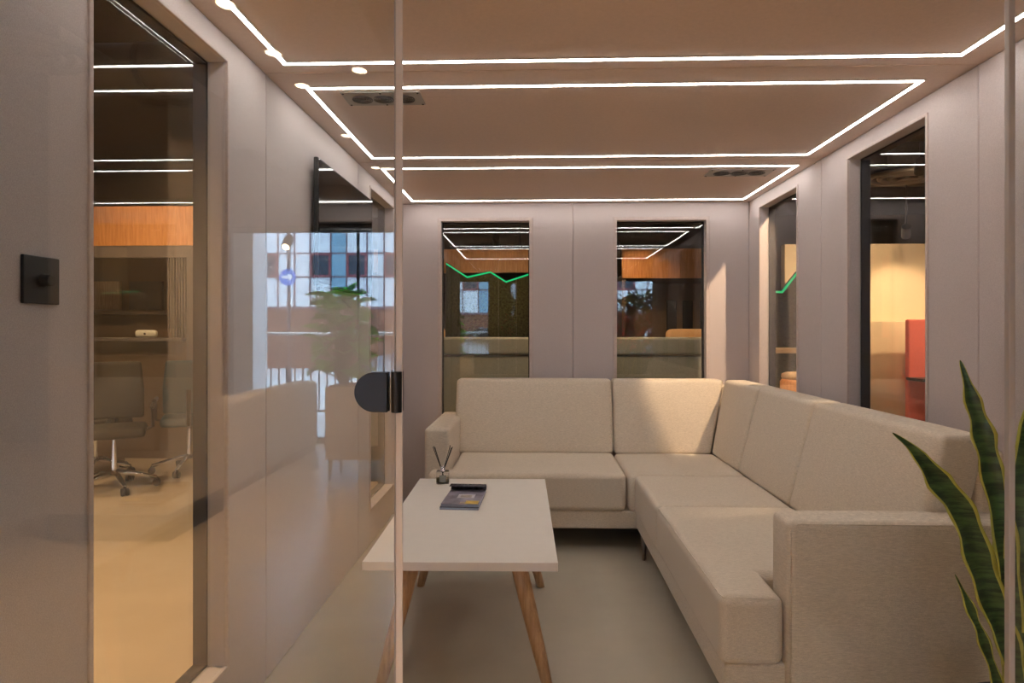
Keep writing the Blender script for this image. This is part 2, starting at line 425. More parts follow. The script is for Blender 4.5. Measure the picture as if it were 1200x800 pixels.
# ------------------------------------------------------------------ fan plates
def fan_plate(cx, cy, w, d, label):
    t = thing('ventilation_panel', label, 'vent', (cx, cy, HC), 0)
    obj('plate', B(-w/2, w/2, -d/2, d/2, -.006, 0), M['steel'] if False else mat('vent_plate', (.34, .315, .28), .5), t, bev=.002)
    for i in (-1, 0, 1):
        bm = bmesh.new(); x = i*w*.27
        R = min(w*.125, d*.42)
        for rr in (R, R*.78, R*.56): tube(bm, [(x+rr*math.cos(a), rr*math.sin(a), -.008) for a in [2*PI*k/28 for k in range(28)]], .0022, 6, closed=True)
        for k in range(6):
            a = PI*k/3; cyl(bm, (x+R*.3*math.cos(a), R*.3*math.sin(a), -.008), (x+R*math.cos(a), R*math.sin(a), -.008), .0015, n=6)
        cyl(bm, (x, 0, -.010), (x, 0, -.004), R*.34)
        obj('fan_grille', bm, mat('fan_grey', (.09, .085, .08), .5), t)
    for sx in (-1, 0, 1):
        for sy in (-1, 1):
            if sx or 1: obj('screw', cyl(bmesh.new(), (sx*w*.47, sy*d*.43, -.0085), (sx*w*.47, sy*d*.43, -.006), .004, n=10), M['black_m'], t)
fan_plate(-.612, 2.67, .32, .15, 'dark ventilation plate with three round fans on the ceiling behind the left glass')
fan_plate(1.235, 3.99, .38, .17, 'grey ventilation plate with three round fans near the back right of the ceiling')

# ------------------------------------------------------------------ dimmer, TV
t = thing('dimmer_switch', 'square black dimmer switch on the left wall beside the tall window', 'switch', (XL, 1.285, 1.396))
obj('switch_plate', B(0, .007, -.0485, .0485, -.0475, .0475), M['black'], t, bev=.002)
bm = bmesh.new(); lathe(bm, [(.0135, 0), (.0135, .002), (.012, .004), (.0115, .017), (.010, .0185)])
bmesh.ops.rotate(bm, verts=bm.verts[:], matrix=Matrix.Rotation(PI/2, 3, 'Y')); bmesh.ops.translate(bm, verts=bm.verts[:], vec=(.007, .002, 0))
obj('knob', bm, M['black_m'], t, bev=.001)
t = thing('wall_television', 'black flat television mounted high on the left wall past the window', 'television', (XL, 3.36, 1.78))
obj('housing', B(.020, .040, -.49, .49, -.285, .285), M['black_m'], t, bev=.004)
obj('screen', B(.040, .042, -.482, .482, -.272, .278), mat('tv_glass', (.008, .008, .010), .06, spec=.22), t)
obj('wall_bracket', B(.0, .020, -.15, .15, -.12, .12), M['steel'], t)
obj('sensor', B(.025, .045, -.47, -.42, -.305, -.285), M['black'], t, bev=.002)

# ------------------------------------------------------------------ sofa
so = thing('corner_sofa', 'large beige L-shaped corner sofa along the back and right walls', 'sofa', (.587, 3.85, 0))
O = so.location
FX, FY, JX, JY, SZ = .587, 3.85, 1.22, 4.53, .46
def sp(name, bm, m=None, smooth=True, bev=0):
    for v in bm.verts: v.co -= O
    return obj(name, bm, m or M['sofa'], so, smooth, bev=bev)
def seat(x0, x1, y0, y1, wrap=None):
    bm = soft(((x1-x0)/2, (y1-y0)/2, .108), .028, (0.006, .006, .012), 10)
    bmesh.ops.translate(bm, verts=bm.verts[:], vec=((x0+x1)/2, (y0+y1)/2, SZ-.108-.006))
    return sp('seat_cushion', bm, M['sofa_top'])
def tcushion(poly):
    bm = bmesh.new(); prism(bm, poly, .240, SZ)
    o = sp('seat_cushion', bm, M['sofa_top'], True)
    b = o.modifiers.new('b', 'BEVEL'); b.width = .032; b.segments = 5; b.limit_method = 'ANGLE'; b.angle_limit = .8
    w = o.modifiers.new('wn', 'WEIGHTED_NORMAL'); return o
# seats: left one wraps round the front of the left arm, the nearest one round the end of the right arm
tcushion([(-.625, FY), (.545, FY), (.550, JY+.02), (-.505, JY+.02), (-.505, 3.985), (-.625, 3.985)])
seat(.556, JX+.02, FY+.002, JY+.02)
seat(FX+.002, JX+.02, 3.18, FY-.002)
tcushion([(FX, 2.085), (.79, 2.085), (.79, 2.30), (JX+.02, 2.30), (JX+.02, 3.172), (FX, 3.172)])
# back cushions, leaning
def back_cushion(a0, a1, axis, taper=(0, 0)):
    """leaning back cushion; a0..a1 is its run along the sofa"""
    h = .25; th_ = .075
    bm = soft(((a1-a0)/2-.002, th_, h), .022, (.004, .012, .004), 10)
    for v in bm.verts:
        u = v.co.z/h; 
        lean = .5*(u+1)*.125
        x = (a0+a1)/2+v.co.x + (taper[1] if v.co.x > 0 else taper[0])*(.5*(u+1))*(abs(v.co.x)/((a1-a0)/2))
        y = th_+v.co.y+lean; z = SZ-.008+h+v.co.z
        v.co = Vector((x, JY+y, z)) if axis == 'y' else Vector((JX+y, x, z))
    if axis == 'x': bmesh.ops.reverse_faces(bm, faces=bm.faces[:])
    sp('back_cushion', bm)
back_cushion(-.545, .553, 'y')
back_cushion(.559, 1.215, 'y', (0, .125))
back_cushion(3.975, 4.55, 'x', (0, .125))
back_cushion(3.205, 3.969, 'x')
back_cushion(2.20, 3.199, 'x')
# back frame (L) and base frame (L)
bm = bmesh.new()
prism(bm, [(-.53, 4.76), (1.455, 4.76), (1.455, 2.20), (1.545, 2.20), (1.545, 4.855), (-.53, 4.855)], .14, .905)
sp('back_frame', bm, bev=.02)
bm = bmesh.new()
prism(bm, [(-.62, FY+.02), (FX+.02, FY+.02), (FX+.02, 2.105), (1.50, 2.105), (1.50, 4.80), (-.62, 4.80)], .134, .242)
sp('base', bm, bev=.012)
def arm(x0, x1, y0, y1, zt, fn=None):
    bm = soft(((x1-x0)/2, (y1-y0)/2, (zt-.135)/2), .022, (.002, .002, .002), 8)
    bmesh.ops.translate(bm, verts=bm.verts[:], vec=((x0+x1)/2, (y0+y1)/2, (zt+.135)/2)); return bm
sp('armrest', arm(-.665, -.512, 3.99, 4.84, .70))
sp('armrest', arm(.796, 1.545, 2.075, 2.225, .70))
# piping on the near arm, cushions' welts
def seam(pts, r=.0022): sp('piping', tube(bmesh.new(), pts, r, 6), M['sofa'])
e_ = .0085
seam([(FX+e_, 3.14, SZ-e_), (FX+e_, 2.13, SZ-e_), (FX+e_+.006, 2.085+e_+.006, SZ-e_), (.76, 2.085+e_, SZ-e_)], .0022)
seam([(FX+e_, 3.14, .249), (FX+e_, 2.13, .249), (FX+e_+.006, 2.085+e_+.006, .249), (.76, 2.085+e_, .249)], .0022)
seam([(.803, 2.079, .15), (.803, 2.079, .67), (.825, 2.079, .692), (1.52, 2.079, .692), (1.538, 2.079, .67), (1.538, 2.079, .15)], .003)
# metal legs
def sleg(x, y): sp('leg', cyl(bmesh.new(), (x, y, 0), (x, y, .136), .010, .019, 16), M['steel'])
for x, y in ((.625, 3.74), (-.56, 3.93), (-.56, 4.74), (.63, 2.2), (1.45, 2.2), (1.45, 3.2), (1.45, 4.74), (.40, 4.74)): sleg(x, y)

# ------------------------------------------------------------------ coffee table
tb = thing('coffee_table', 'cream coffee table with four splayed oak legs in front of the sofa', 'table', (-.26, 2.855, 0), 0.017)
TZ = .51; a, b = .333, .632
obj('tabletop', B(-a, a, -b, b, TZ-.030, TZ), [M['table'], M['table_edge']], tb, bev=.0015)
me = tb.children[0].data
for p in me.polygons: p.material_index = 0 if p.normal.z > .5 else 1
obj('apron', B(-.20, .20, -.46, .46, TZ-.05, TZ-.030), M['oak'], tb)
for sx in (-1, 1):
    for sy in (-1, 1):
        bm = bmesh.new()
        top = Vector((sx*.185, sy*.41, TZ-.030)); bot = Vector((sx*.305, sy*.478, 0))
        tube(bm, [top, top.lerp(bot, .3), top.lerp(bot, .7), bot], [.031, .030, .025, .020], 24)
        for v in bm.verts:
            if v.co.z < .012: v.co.z = 0
            if v.co.z > TZ-.05: v.co.z = TZ-.0302
        obj('leg', bm, M['oak'], tb, True)

# ---- reed diffuser
rd = thing('reed_diffuser', 'small square glass reed diffuser with dark sticks at the far table corner', 'diffuser', (-.468, 3.385, TZ), .12)
gm, nt, bs = new_mat('bottle_glass'); bs.inputs['Transmission Weight'].default_value = 1; bs.inputs['Roughness'].default_value = .02; bs.inputs['IOR'].default_value = 1.45; bs.inputs['Base Color'].default_value = (.93, .93, .9, 1)
obj('bottle', B(-.033, .033, -.033, .033, 0, .062), gm, rd, bev=.007)
obj('oil', B(-.027, .027, -.027, .027, .006, .030), mat('scented_oil', (.55, .48, .30), .2), rd, bev=.003)
obj('label', B(-.017, .017, -.0345, -.0335, .012, .046), mat('grey_label', (.25, .24, .22), .5), rd)
bm = bmesh.new(); lathe(bm, [(.016, .060), (.016, .063), (.0125, .065), (.0125, .083), (.011, .085), (.0085, .085), (.0085, .066)]); obj('collar', bm, M['chrome'], rd, True)
for dx, dy in ((-.050, .0), (-.040, .012), (-.044, -.02), (.043, .0), (.038, .015), (.049, -.018)):
    obj('reed', cyl(bmesh.new(), (-dx*.16, -dy*.2, .03), (dx*1.02, dy, .192+random.uniform(-.012, .01)), .0017, n=8), M['black_m'], rd)

# ---- two magazines
def mag(loc, rz, label, cover, w=.168, l=.27, th_=.009, curl=0):
    t = thing('magazine', label, 'magazine', loc, rz)
    bm = bmesh.new(); N = 14
    def zc(v): return 0 if v < .72 else curl*((v-.72)/.28)**2
    for i in range(N):
        pass
    def slab(z0, z1, inset, name, m):
        bm = bmesh.new(); A = []
        for i in range(N+1):
            v = i/N; y = -l/2+inset+(l-2*inset)*v; c = zc(v)
            A.append([bm.verts.new((sx*(w/2-inset), y, z+c)) for sx, z in ((-1, z0), (1, z0), (1, z1), (-1, z1))])
        for p, q in zip(A, A[1:]):
            for k in range(4): bm.faces.new((p[k], p[(k+1) % 4], q[(k+1) % 4], q[k]))
        bm.faces.new(list(reversed(A[0]))); bm.faces.new(A[-1])
        bmesh.ops.recalc_face_normals(bm, faces=bm.faces[:])
        return obj(name, bm, m, t)
    slab(.0008, th_-.0008, .001, 'pages', M['page'])
    slab(0, .0008, 0, 'back_cover', cover[0]); slab(th_-.0008, th_, 0, 'front_cover', cover[0])
    # cover picture blocks
    for q, (x0, x1, y0, y1, m) in enumerate(cover[1]):
        obj('cover_picture', B(x0*w, x1*w, y0*l, y1*l, th_, th_+.0003*(q+1)), m, t)
    return t
c_purple = mat('cover_lilac', (.30, .27, .33), .25, var=.35, scale=14)
c_dark = mat('cover_dark', (.05, .045, .06), .25, var=.5, scale=60)
c_tan = mat('cover_tan', (.34, .26, .20), .3, var=.4, scale=60); c_yel = mat('cover_ochre', (.62, .40, .06), .35, var=.3, scale=50)
c_pale = mat('cover_pale', (.55, .50, .55), .3, var=.1)
mag((-.322, 3.015, TZ), -.03, 'lower magazine of the two lying on the coffee table', (c_dark, []), .172, .28, .010)
m1 = mag((-.318, 3.03, TZ+.0102), -.045, 'glossy magazine with lilac and ochre cover, on top of another magazine',
    (c_purple, [(-.18, .28, -.12, .12, c_pale), (-.10, .20, -.07, .08, c_tan), (.12, .46, -.46, -.28, c_yel), (-.02, .11, -.46, -.36, c_tan)]), .170, .285, .011)
# its turned-over cover rolls up at the far edge
bm = bmesh.new(); N = 14; R = .013; prof = []
for i in range(N+1):
    a_ = -PI/2+PI*1.05*i/N; prof.append((.1425-.012+R*math.cos(a_)*1.0, .011+R+R*math.sin(a_)))
prof += [(.085, .0245+.011)]
A = [[bm.verts.new((sx*.086, y, z+o_)) for sx, o_ in ((-1, 0), (1, 0), (1, .001), (-1, .001))] for y, z in prof]
for p, q in zip(A, A[1:]):
    for k in range(4): bm.faces.new((p[k], p[(k+1) % 4], q[(k+1) % 4], q[k]))
bm.faces.new(list(reversed(A[0]))); bm.faces.new(A[-1]); bmesh.ops.recalc_face_normals(bm, faces=bm.faces[:])
obj('curled_cover', bm, c_dark, m1, True)

# ------------------------------------------------------------------ snake plant
PY = 1.62
sn = thing('snake_plant', 'snake plant with yellow-edged upright leaves in front of the sofa arm', 'plant', (1.215, PY, 0))
bm = bmesh.new(); lathe(bm, [(.10, 0), (.115, .01), (.15, .36), (.155, .37), (.147, .372), (.14, .35), (.005, .345)], 40); obj('pot', bm, M['pot'], sn, True)
bm = bmesh.new(); lathe(bm, [(.005, .34), (.142, .345), (.139, .352), (.08, .358), (.005, .36)], 30); obj('soil', bm, M['soil'], sn, True)
def snake_leaf(pix, wid, face=(0, -1, 0), twist=0):
    """pix: (px, py, y) along the leaf, base to tip; wid: full widths"""
    P = [at(x, y, Y)-sn.location for x, y, Y in pix]
    # resample with Catmull-Rom
    pts, ws = [], []
    n = len(P)
    for i in range(n-1):
        p0, p1, p2, p3 = P[max(i-1, 0)], P[i], P[i+1], P[min(i+2, n-1)]
        for k in range(6):
            t = k/6; pts.append(.5*((2*p1)+(-p0+p2)*t+(2*p0-5*p1+4*p2-p3)*t*t+(-p0+3*p1-3*p2+p3)*t**3))
            ws.append(wid[i]*(1-t)+wid[i+1]*t)
    pts.append(P[-1]); ws.append(wid[-1])
    bm = bmesh.new(); rows = []
    fv = Vector(face).normalized(); L = len(pts)
    for i, p in enumerate(pts):
        d = (pts[min(i+1, L-1)]-pts[max(i-1, 0)]).normalized()
        f2 = Matrix.Rotation(twist*i/L, 3, d) @ fv
        s = d.cross(f2).normalized(); nrm = s.cross(d).normalized(); w_ = ws[i]/2
        wav = .006*math.sin(i*1.1)
        row = []
        for u in (-1, -.80, -.4, 0, .4, .80, 1):
            row.append(p+s*(u*w_)+nrm*(abs(u)**1.5*w_*.45+wav*u*u*(1 if u > 0 else -1)*min(1, ws[i]/.03)))
        rows.append((row, nrm, min(.0022, ws[i]*.12)))
    F_ = [[bm.verts.new(q+nr*th_) for q in row] for row, nr, th_ in rows]; Bk = [[bm.verts.new(q-nr*th_) for q in row] for row, nr, th_ in rows]
    for i in range(L-1):
        for j in range(6):
            mi = 1 if j in (0, 5) else 0
            bm.faces.new((F_[i][j], F_[i][j+1], F_[i+1][j+1], F_[i+1][j])).material_index = mi
            bm.faces.new((Bk[i][j+1], Bk[i][j], Bk[i+1][j], Bk[i+1][j+1])).material_index = mi
        bm.faces.new((F_[i+1][0], Bk[i+1][0], Bk[i][0], F_[i][0])).material_index = 1
        bm.faces.new((F_[i][6], Bk[i][6], Bk[i+1][6], F_[i+1][6])).material_index = 1
    bmesh.ops.recalc_face_normals(bm, faces=bm.faces[:])
    obj('leaf', bm, [M['snake'], M['snake_edge']], sn, True)
u_ = 1.62/770
snake_leaf([(1188, 850, 1.62), (1182, 740, 1.61), (1176, 640, 1.6), (1160, 560, 1.6), (1149, 510, 1.6), (1137, 468, 1.6), (1125, 422, 1.61)], [24*u_, 26*u_, 25*u_, 25*u_, 26*u_, 17*u_, 1*u_])
snake_leaf([(1200, 860, 1.58), (1182, 765, 1.56), (1160, 705, 1.55), (1142, 650, 1.54), (1124, 598, 1.53), (1096, 562, 1.52), (1071, 528, 1.51), (1046, 507, 1.5)], [16*u_, 24*u_, 29*u_, 31*u_, 27*u_, 26*u_, 10*u_, 1*u_])
snake_leaf([(1180, 850, 1.5), (1170, 810, 1.5), (1153, 758, 1.5), (1136, 715, 1.5), (1119, 673, 1.5)], [9*u_, 11*u_, 12*u_, 11*u_, 1*u_], twist=.5)
snake_leaf([(1186, 850, 1.66), (1172, 740, 1.66), (1167, 650, 1.66), (1163, 588, 1.66)], [12*u_, 18*u_, 13*u_, 1*u_], twist=.8)
snake_leaf([(1205, 860, 1.60), (1196, 720, 1.6), (1200, 600, 1.6), (1212, 500, 1.6), (1226, 420, 1.62)], [24*u_, 34*u_, 38*u_, 30*u_, 1*u_], face=(-.5, -1, 0))
snake_leaf([(1215, 860, 1.68), (1190, 700, 1.7), (1184, 640, 1.7), (1196, 555, 1.7)], [20*u_, 22*u_, 20*u_, 1*u_], face=(.5, -1, 0))
snake_leaf([(1225, 860, 1.62), (1240, 700, 1.62), (1262, 560, 1.62), (1290, 450, 1.6)], [20*u_, 34*u_, 32*u_, 1*u_], face=(-.3, -1, 0), twist=-.5)
snake_leaf([(1216, 860, 1.70), (1222, 650, 1.72), (1214, 500, 1.74), (1222, 385, 1.74)], [20*u_, 34*u_, 32*u_, 1*u_], twist=.6)

# ------------------------------------------------------------------ lamps
def spot_lamp(name, loc, target, power, col, size=1.2, blend=.6, r=.04):
    L = bpy.data.lights.new(name, 'SPOT'); L.energy = power; L.color = col; L.spot_size = size; L.spot_blend = blend if size > .3 else .12; L.shadow_soft_size = r
    o = bpy.data.objects.new(name, L); COL.objects.link(o); o.location = loc
    o.rotation_euler = (Vector(target)-Vector(loc)).to_track_quat('-Z', 'Y').to_euler(); return o
WARM = (1, .65, .35)
def track_spot(loc, target, label, power, zc=3.4, size=1.0, col=WARM, r=.035):
    loc = Vector(loc); t = thing('track_spotlight', label, 'spotlight', (loc.x, loc.y, zc))
    d = (Vector(target)-loc).normalized(); p = loc-t.location
    obj('adapter', B(-.03, .03, -.09, .09, -.035, 0), M['black'], t, bev=.004)
    obj('stem', cyl(bmesh.new(), (0, 0, -.03), p+Vector((0, 0, .02)), .008, n=10), M['black'], t)
    obj('lamp_body', cyl(bmesh.new(), p-d*.07, p+d*.075, .045, n=28), M['black'], t, bev=.004)
    obj('lens', cyl(bmesh.new(), p+d*.0755, p+d*.078, .036, n=24), M['lamp_warm'], t)
    if power:
        s = spot_lamp('spotlight_beam', p+d*.09, (0, 0, 0), power, col, size); s.parent = t
        s.rotation_euler = d.to_track_quat('-Z', 'Y').to_euler()
def downlight(x, y, z, label, power, grp='round downlights in the office ceiling', col=WARM, size=2.2, r=.05):
    t = thing('downlight', label, 'ceiling light', (x, y, z), 0, grp)
    bm = bmesh.new(); lathe(bm, [(.047, -.0005), (.060, -.0005), (.058, -.005), (.047, -.004), (.047, -.0005)], 28, cap=False); obj('trim_ring', bm, M['white'], t)
    obj('lens', cyl(bmesh.new(), (0, 0, -.002), (0, 0, -.0005), .046, n=24), M['lamp_warm'], t)
    if power:
        s = spot_lamp('downlight_beam', (0, 0, -.01), (0, 0, -1), power, col, size, .8, r); s.parent = t
pos = ['nearest the glass front', 'second from the glass front', 'third from the glass front', 'fourth from the glass front', 'closest to the street window']
for (x, y), q in zip(((-1.58, -1.13), (-1.57, -1.72), (-1.58, -2.25), (-1.60, -3.4), (-1.62, -4.5)), pos):
    downlight(x, y, 2.975, 'warm round downlight in the brown soffit, '+q, 140)
downlight(-1.12, -2.0, 2.975, 'warm round downlight set apart from the soffit row', 140)
# warm fitting that throws light through the narrow right window on the sofa corner and back wall
track_spot((2.42, 3.55, 3.12), (1.10, 4.68, .62), 'black track spotlight beside the pod, aimed at the narrow right window', 260, size=1.25, r=.012, col=(1, .70, .45))
for (x, y), q in zip(((.95, -1.2), (.95, -2.7), (.95, -4.2)), ('nearest the glass front', 'midway to the street', 'by the street window')):  # added unseen fill lamps, brighten the office behind the camera
    downlight(x, y, 3.4, 'added warm fill downlight opposite the open door, '+q, 100, col=(1, .84, .68), r=.25)
track_spot((1.7, -3.0, 2.9), (2.25, -4.3, 1.3), 'added black fill spotlight brightening the red flower planting', 350, size=1.0)  # invented lamp, lifts the flowers in the window reflection

# ------------------------------------------------------------------ beyond the back windows
bn = thing('high_back_bench', 'long grey-green upholstered high-back bench behind the back windows', 'bench', (0, 5.75, 0))
obj('backrest', B(-1.75, 1.75, -.14, 0, .30, 1.085), M['bench'], bn, bev=.02)
obj('head_roll', B(-1.75, 1.75, -.15, .02, 1.09, 1.243), M['bench'], bn, bev=.025)
obj('seat', B(-1.75, 1.75, 0, .5, .30, .46), M['bench'], bn, bev=.03)
obj('plinth', B(-1.7, 1.7, -.10, .45, -.006, .30), M['black_m'], bn)
pc = thing('lounge_chair', 'peach rounded lounge chair showing above the bench at the right', 'chair', (1.58, 6.7, 0))
obj('backrest', (lambda bm: (bmesh.ops.translate(bm, verts=bm.verts[:], vec=(0, 0, 1.06)), bm)[1])(soft((.24, .05, .25), .05, (0, .02, .01), 6)), M['peach'], pc, True)
obj('seat', (lambda bm: (bmesh.ops.translate(bm, verts=bm.verts[:], vec=(0, .24, .72)), bm)[1])(soft((.24, .24, .05), .04, (0, 0, .01), 6)), M['peach'], pc, True)
for sx in (-.2, .2):
    for sy in (.04, .44): obj('leg', cyl(bmesh.new(), (sx, sy, -.006), (sx*.9, sy, .68), .012, .016, 12), M['oak'], pc)
pc2 = thing('lounge_chair', 'peach chair back peeping over the bench beside the coral panel', 'chair', (-1.09, 6.9, 0))
obj('backrest', (lambda bm: (bmesh.ops.translate(bm, verts=bm.verts[:], vec=(0, 0, 1.09)), bm)[1])(soft((.16, .05, .25), .05, (0, .02, .01), 6)), M['peach'], pc2, True)
obj('seat', (lambda bm: (bmesh.ops.translate(bm, verts=bm.verts[:], vec=(0, .2, .72)), bm)[1])(soft((.16, .2, .05), .04, (0, 0, .01), 6)), M['peach'], pc2, True)
for sx in (-.14, .14):
    for sy in (.04, .34): obj('leg', cyl(bmesh.new(), (sx, sy, -.006), (sx*.9, sy, .68), .012, .016, 12), M['oak'], pc2)

def moss_wall(x0, pts, y, label):
    """pts: zigzag top line (x, z)"""
    t = thing('moss_partition', label, 'partition', (x0, y, -.006))
    poly = [(pts[0][0]-x0, 0)] + [(x-x0, z) for x, z in pts] + [(pts[-1][0]-x0, 0)]
    bm = prism(bmesh.new(), poly, 0, .14, lambda x, y_, z: (x, z, y_)); obj('moss_panel', bm, M['moss'], t)
    bm = bmesh.new()
    for i, (p, q) in enumerate(zip(pts, pts[1:])):
        a_ = Vector((p[0]-x0, 0, p[1]+.012)); b_ = Vector((q[0]-x0, 0, q[1]+.012))
        v = [bm.verts.new(k) for k in (a_+Vector((0, -.005, -.012)), b_+Vector((0, -.005, -.012)), b_+Vector((0, -.005, .010)), a_+Vector((0, -.005, .010)),
                                       a_+Vector((0, .03, -.012)), b_+Vector((0, .03, -.012)), b_+Vector((0, .03, .010)), a_+Vector((0, .03, .010)))]
        for f_ in ((0, 1, 2, 3), (7, 6, 5, 4), (0, 4, 5, 1), (3, 2, 6, 7), (1, 5, 6, 2), (0, 3, 7, 4)): bm.faces.new([v[k] for k in f_])
    obj('led_edge', bm, M['led_green'], t)
moss_wall(-1.20, [(-1.20, 2.22), (-.908, 2.03), (-.588, 2.10), (-.374, 1.965), (-.02, 2.08), (.35, 1.95)], 9.0, 'dark moss partition with green lit zigzag top seen through the left back window')
moss_wall(2.2, [(2.2, 1.72), (2.62, 1.70), (2.80, 1.93), (3.1, 2.15)], 7.0, 'dark moss partition with green lit top seen through the narrow right window')
tag(obj('felt_screen', B(-1.75, -1.22, 8.6, 8.68, -.006, 2.27), M['coral'], bev=.02), 'tall coral red felt screen left of the moss partition behind the bench', 'screen')
fa = thing('timber_bulkhead', 'orange timber bulkhead hanging above the moss partition', 'bulkhead', (0, 9.8, 2.17))
obj('panel', B(-2.4, .25, 0, .12, 0, .35), M['oak_h'], fa)
obj('hanger', cyl(bmesh.new(), (-1.8, .06, .35), (-1.8, .06, 1.23), .012, n=10), M['black'], fa)
obj('hanger', cyl(bmesh.new(), (-.2, .06, .35), (-.2, .06, 1.23), .012, n=10), M['black'], fa)
track_spot((-.43, 7.6, 2.35), (-.43, 9.0, 1.9), 'black track spotlight hanging before the moss partition', 18)
track_spot((-1.0, 6.6, 2.0), (-.9, 9.6, 2.3), 'low black spotlight hanging at the left behind the bench', 30)
# timber booth behind the right back window
bo = thing('timber_booth', 'brown meeting booth with timber fascia seen through the right back window', 'booth', (1.9, 8.6, 0))
obj('fascia', B(-.75, .75, -.06, 0, 1.98, 2.36), M['oak_h'], bo)
obj('back_panel', B(-.75, .75, .9, .95, -.006, 1.98), mat('booth_lining', (.26, .17, .11), .8), bo)
obj('side_panel', B(-.75, -.70, -.02, .9, -.006, 1.98), M['brown'], bo); obj('side_panel', B(.70, .75, -.02, .9, -.006, 1.98), M['brown'], bo)
obj('roof', B(-.75, .75, 0, .95, 1.98, 2.03), M['brown'], bo)
for x in (-.08, .13, .36):
    obj('acoustic_panel', B(x-.065, x+.065, .10, .14, -.006, 1.70), M['black_m'], bo, bev=.01)
track_spot((.95, 7.7, 2.33), (1.4, 8.6, 1.9), 'black track spotlight hanging before the timber booth', 16)
tag(obj('room_divider', B(.28, 1.12, 9.3, 9.4, -.006, 2.1), M['office_wall'], bev=.01), 'dark divider between moss partition and timber booth', 'divider')

# ------------------------------------------------------------------ beyond the right windows
tag(obj('cream_partition', B(3.02, 7.4, 8.0, 8.12, -.006, 2.34), M['cream_wall'], bev=.005), 'warm lit cream partition wall outside the right windows', 'partition')
tag(obj('cream_counter_front', B(3.3, 7.2, 7.74, 7.998, -.006, 1.41), M['cream_wall'], bev=.01), 'lower cream counter front against the lit partition', 'counter')
bt = thing('coral_booth_screen', 'coral red booth screen with black shelf outside the right window', 'screen', (4.62, 7.3, -.006))
obj('screen', B(-.535, .6, 0, .07, 0, 1.43), M['coral'], bt, bev=.02)
obj('shelf', B(-.56, .5, -.30, -.003, .77, .80), M['black'], bt, bev=.003)
obj('support', B(-.05, -.02, -.28, -.006, 0, .77), M['black'], bt)
tb2 = thing('bar_table', 'pale oak bar table in front of the moss partition at the right', 'table', (2.55, 6.3, -.006))
obj('tabletop', B(-.45, .45, -.3, .3, 1.10, 1.14), M['oak_lite'], tb2, bev=.004)
for sx in (-.4, .4):
    for sy in (-.25, .25): obj('leg', B(sx-.02, sx+.02, sy-.02, sy+.02, 0, 1.10), M['oak'], tb2)
dr = thing('drum_stool', 'oak drum stool under the bar table', 'stool', (2.36, 5.8, -.006))
bm = bmesh.new(); lathe(bm, [(.19, 0), (.20, .02), (.20, .86), (.185, .885)], 32); obj('body', bm, M['oak_h'], dr, True)
obj('seat_pad', (lambda bm: lathe(bm, [(.18, .885), (.19, .90), (.185, .93), (.16, .94)], 32))(bmesh.new()), M['oak_lite'], dr, True)
# ceiling services
def duct(p0, p1, r, label):
    p0, p1 = Vector(p0), Vector(p1); t = thing('ceiling_duct', label, 'duct', p0)
    d = p1-p0; obj('pipe', cyl(bmesh.new(), (0, 0, 0), d, r, n=28), mat('duct_metal', (.055, .048, .042), .5, metal=.5), t, True)
    n = int(d.length/1.0)
    for i in range(n+1):
        c_ = d*(i/max(n, 1)); e = d.normalized()*.02; obj('collar', cyl(bmesh.new(), c_-e, c_+e, r*1.05, n=28), M['black_m'], t)
duct((1.9, 5.8, 3.1), (8.0, 5.8, 3.1), .16, 'round dark air duct crossing above the bar table')
duct((2.6, 7.4, 2.95), (8.0, 7.4, 2.95), .06, 'thin dark pipe crossing before the cream partition')
duct((-6.8, 4.4, 3.1), (-1.6, 4.4, 3.1), .15, 'round dark air duct left of the pod')
duct((-4.2, -4.6, 3.15), (-4.2, 3.5, 3.15), .16, 'round dark air duct running from the street window')
def diffuser(x, y, z, r, label):
    t = thing('air_diffuser', label, 'vent', (x, y, z)); bm = bmesh.new()
    for k in (1, .72, .44): tube(bm, [(r*k*math.cos(a_), r*k*math.sin(a_), 0) for a_ in [2*PI*i/32 for i in range(32)]], r*.08, 8, closed=True)
    obj('rings', bm, mat('diffuser_brown', (.12, .09, .07), .6), t, True)
    obj('spigot', cyl(bmesh.new(), (0, 0, .02), (0, 0, 3.402-z), r*.5, n=24), M['black_m'], t)
    for k in range(4):
        a_ = PI*k/2; obj('spoke', cyl(bmesh.new(), (0, 0, 0), (r*math.cos(a_), r*math.sin(a_), 0), .012, n=8), M['black_m'], t)
diffuser(3.5, 6.3, 2.75, .30, 'round slotted air diffuser outside the wide right window')
diffuser(-2.9, -1.5, 2.9, .28, 'round slotted air diffuser in front of the pod')
track_spot((3.98, 7.15, 2.36), (4.4, 8, 1.6), 'lower black track spotlight above the cream partition', 22, col=(1, .66, .37))
track_spot((3.35, 5.8, 2.72), (4.3, 8, 1.4), 'upper black track spotlight before the cream partition', 38, col=(1, .66, .37), size=1.3)
track_spot((2.9, 6.6, 2.35), (3.6, 8, 1.9), 'black track spotlight seen in the narrow right window', 45, col=(1, .66, .37), size=1.3)
track_spot((1.95, 5.55, 2.7), (2.4, 6.1, 1.0), 'added black fill spotlight brightening the bar table', 45)  # no known fitting here, added to light the dark table top
track_spot((5.3, 6.0, 2.8), (4.6, 7.3, .9), 'added black fill spotlight brightening the coral booth screen', 120, col=(1, .66, .37), size=1.4)  # added fill lamp, makes the coral felt brighter
track_spot((.30, 5.20, 3.05), (.30, 5.62, .9), 'added black fill spotlight between the pod and the bench', 110, size=2.2)  # made-up lamp, lights the bench side that faces the pod

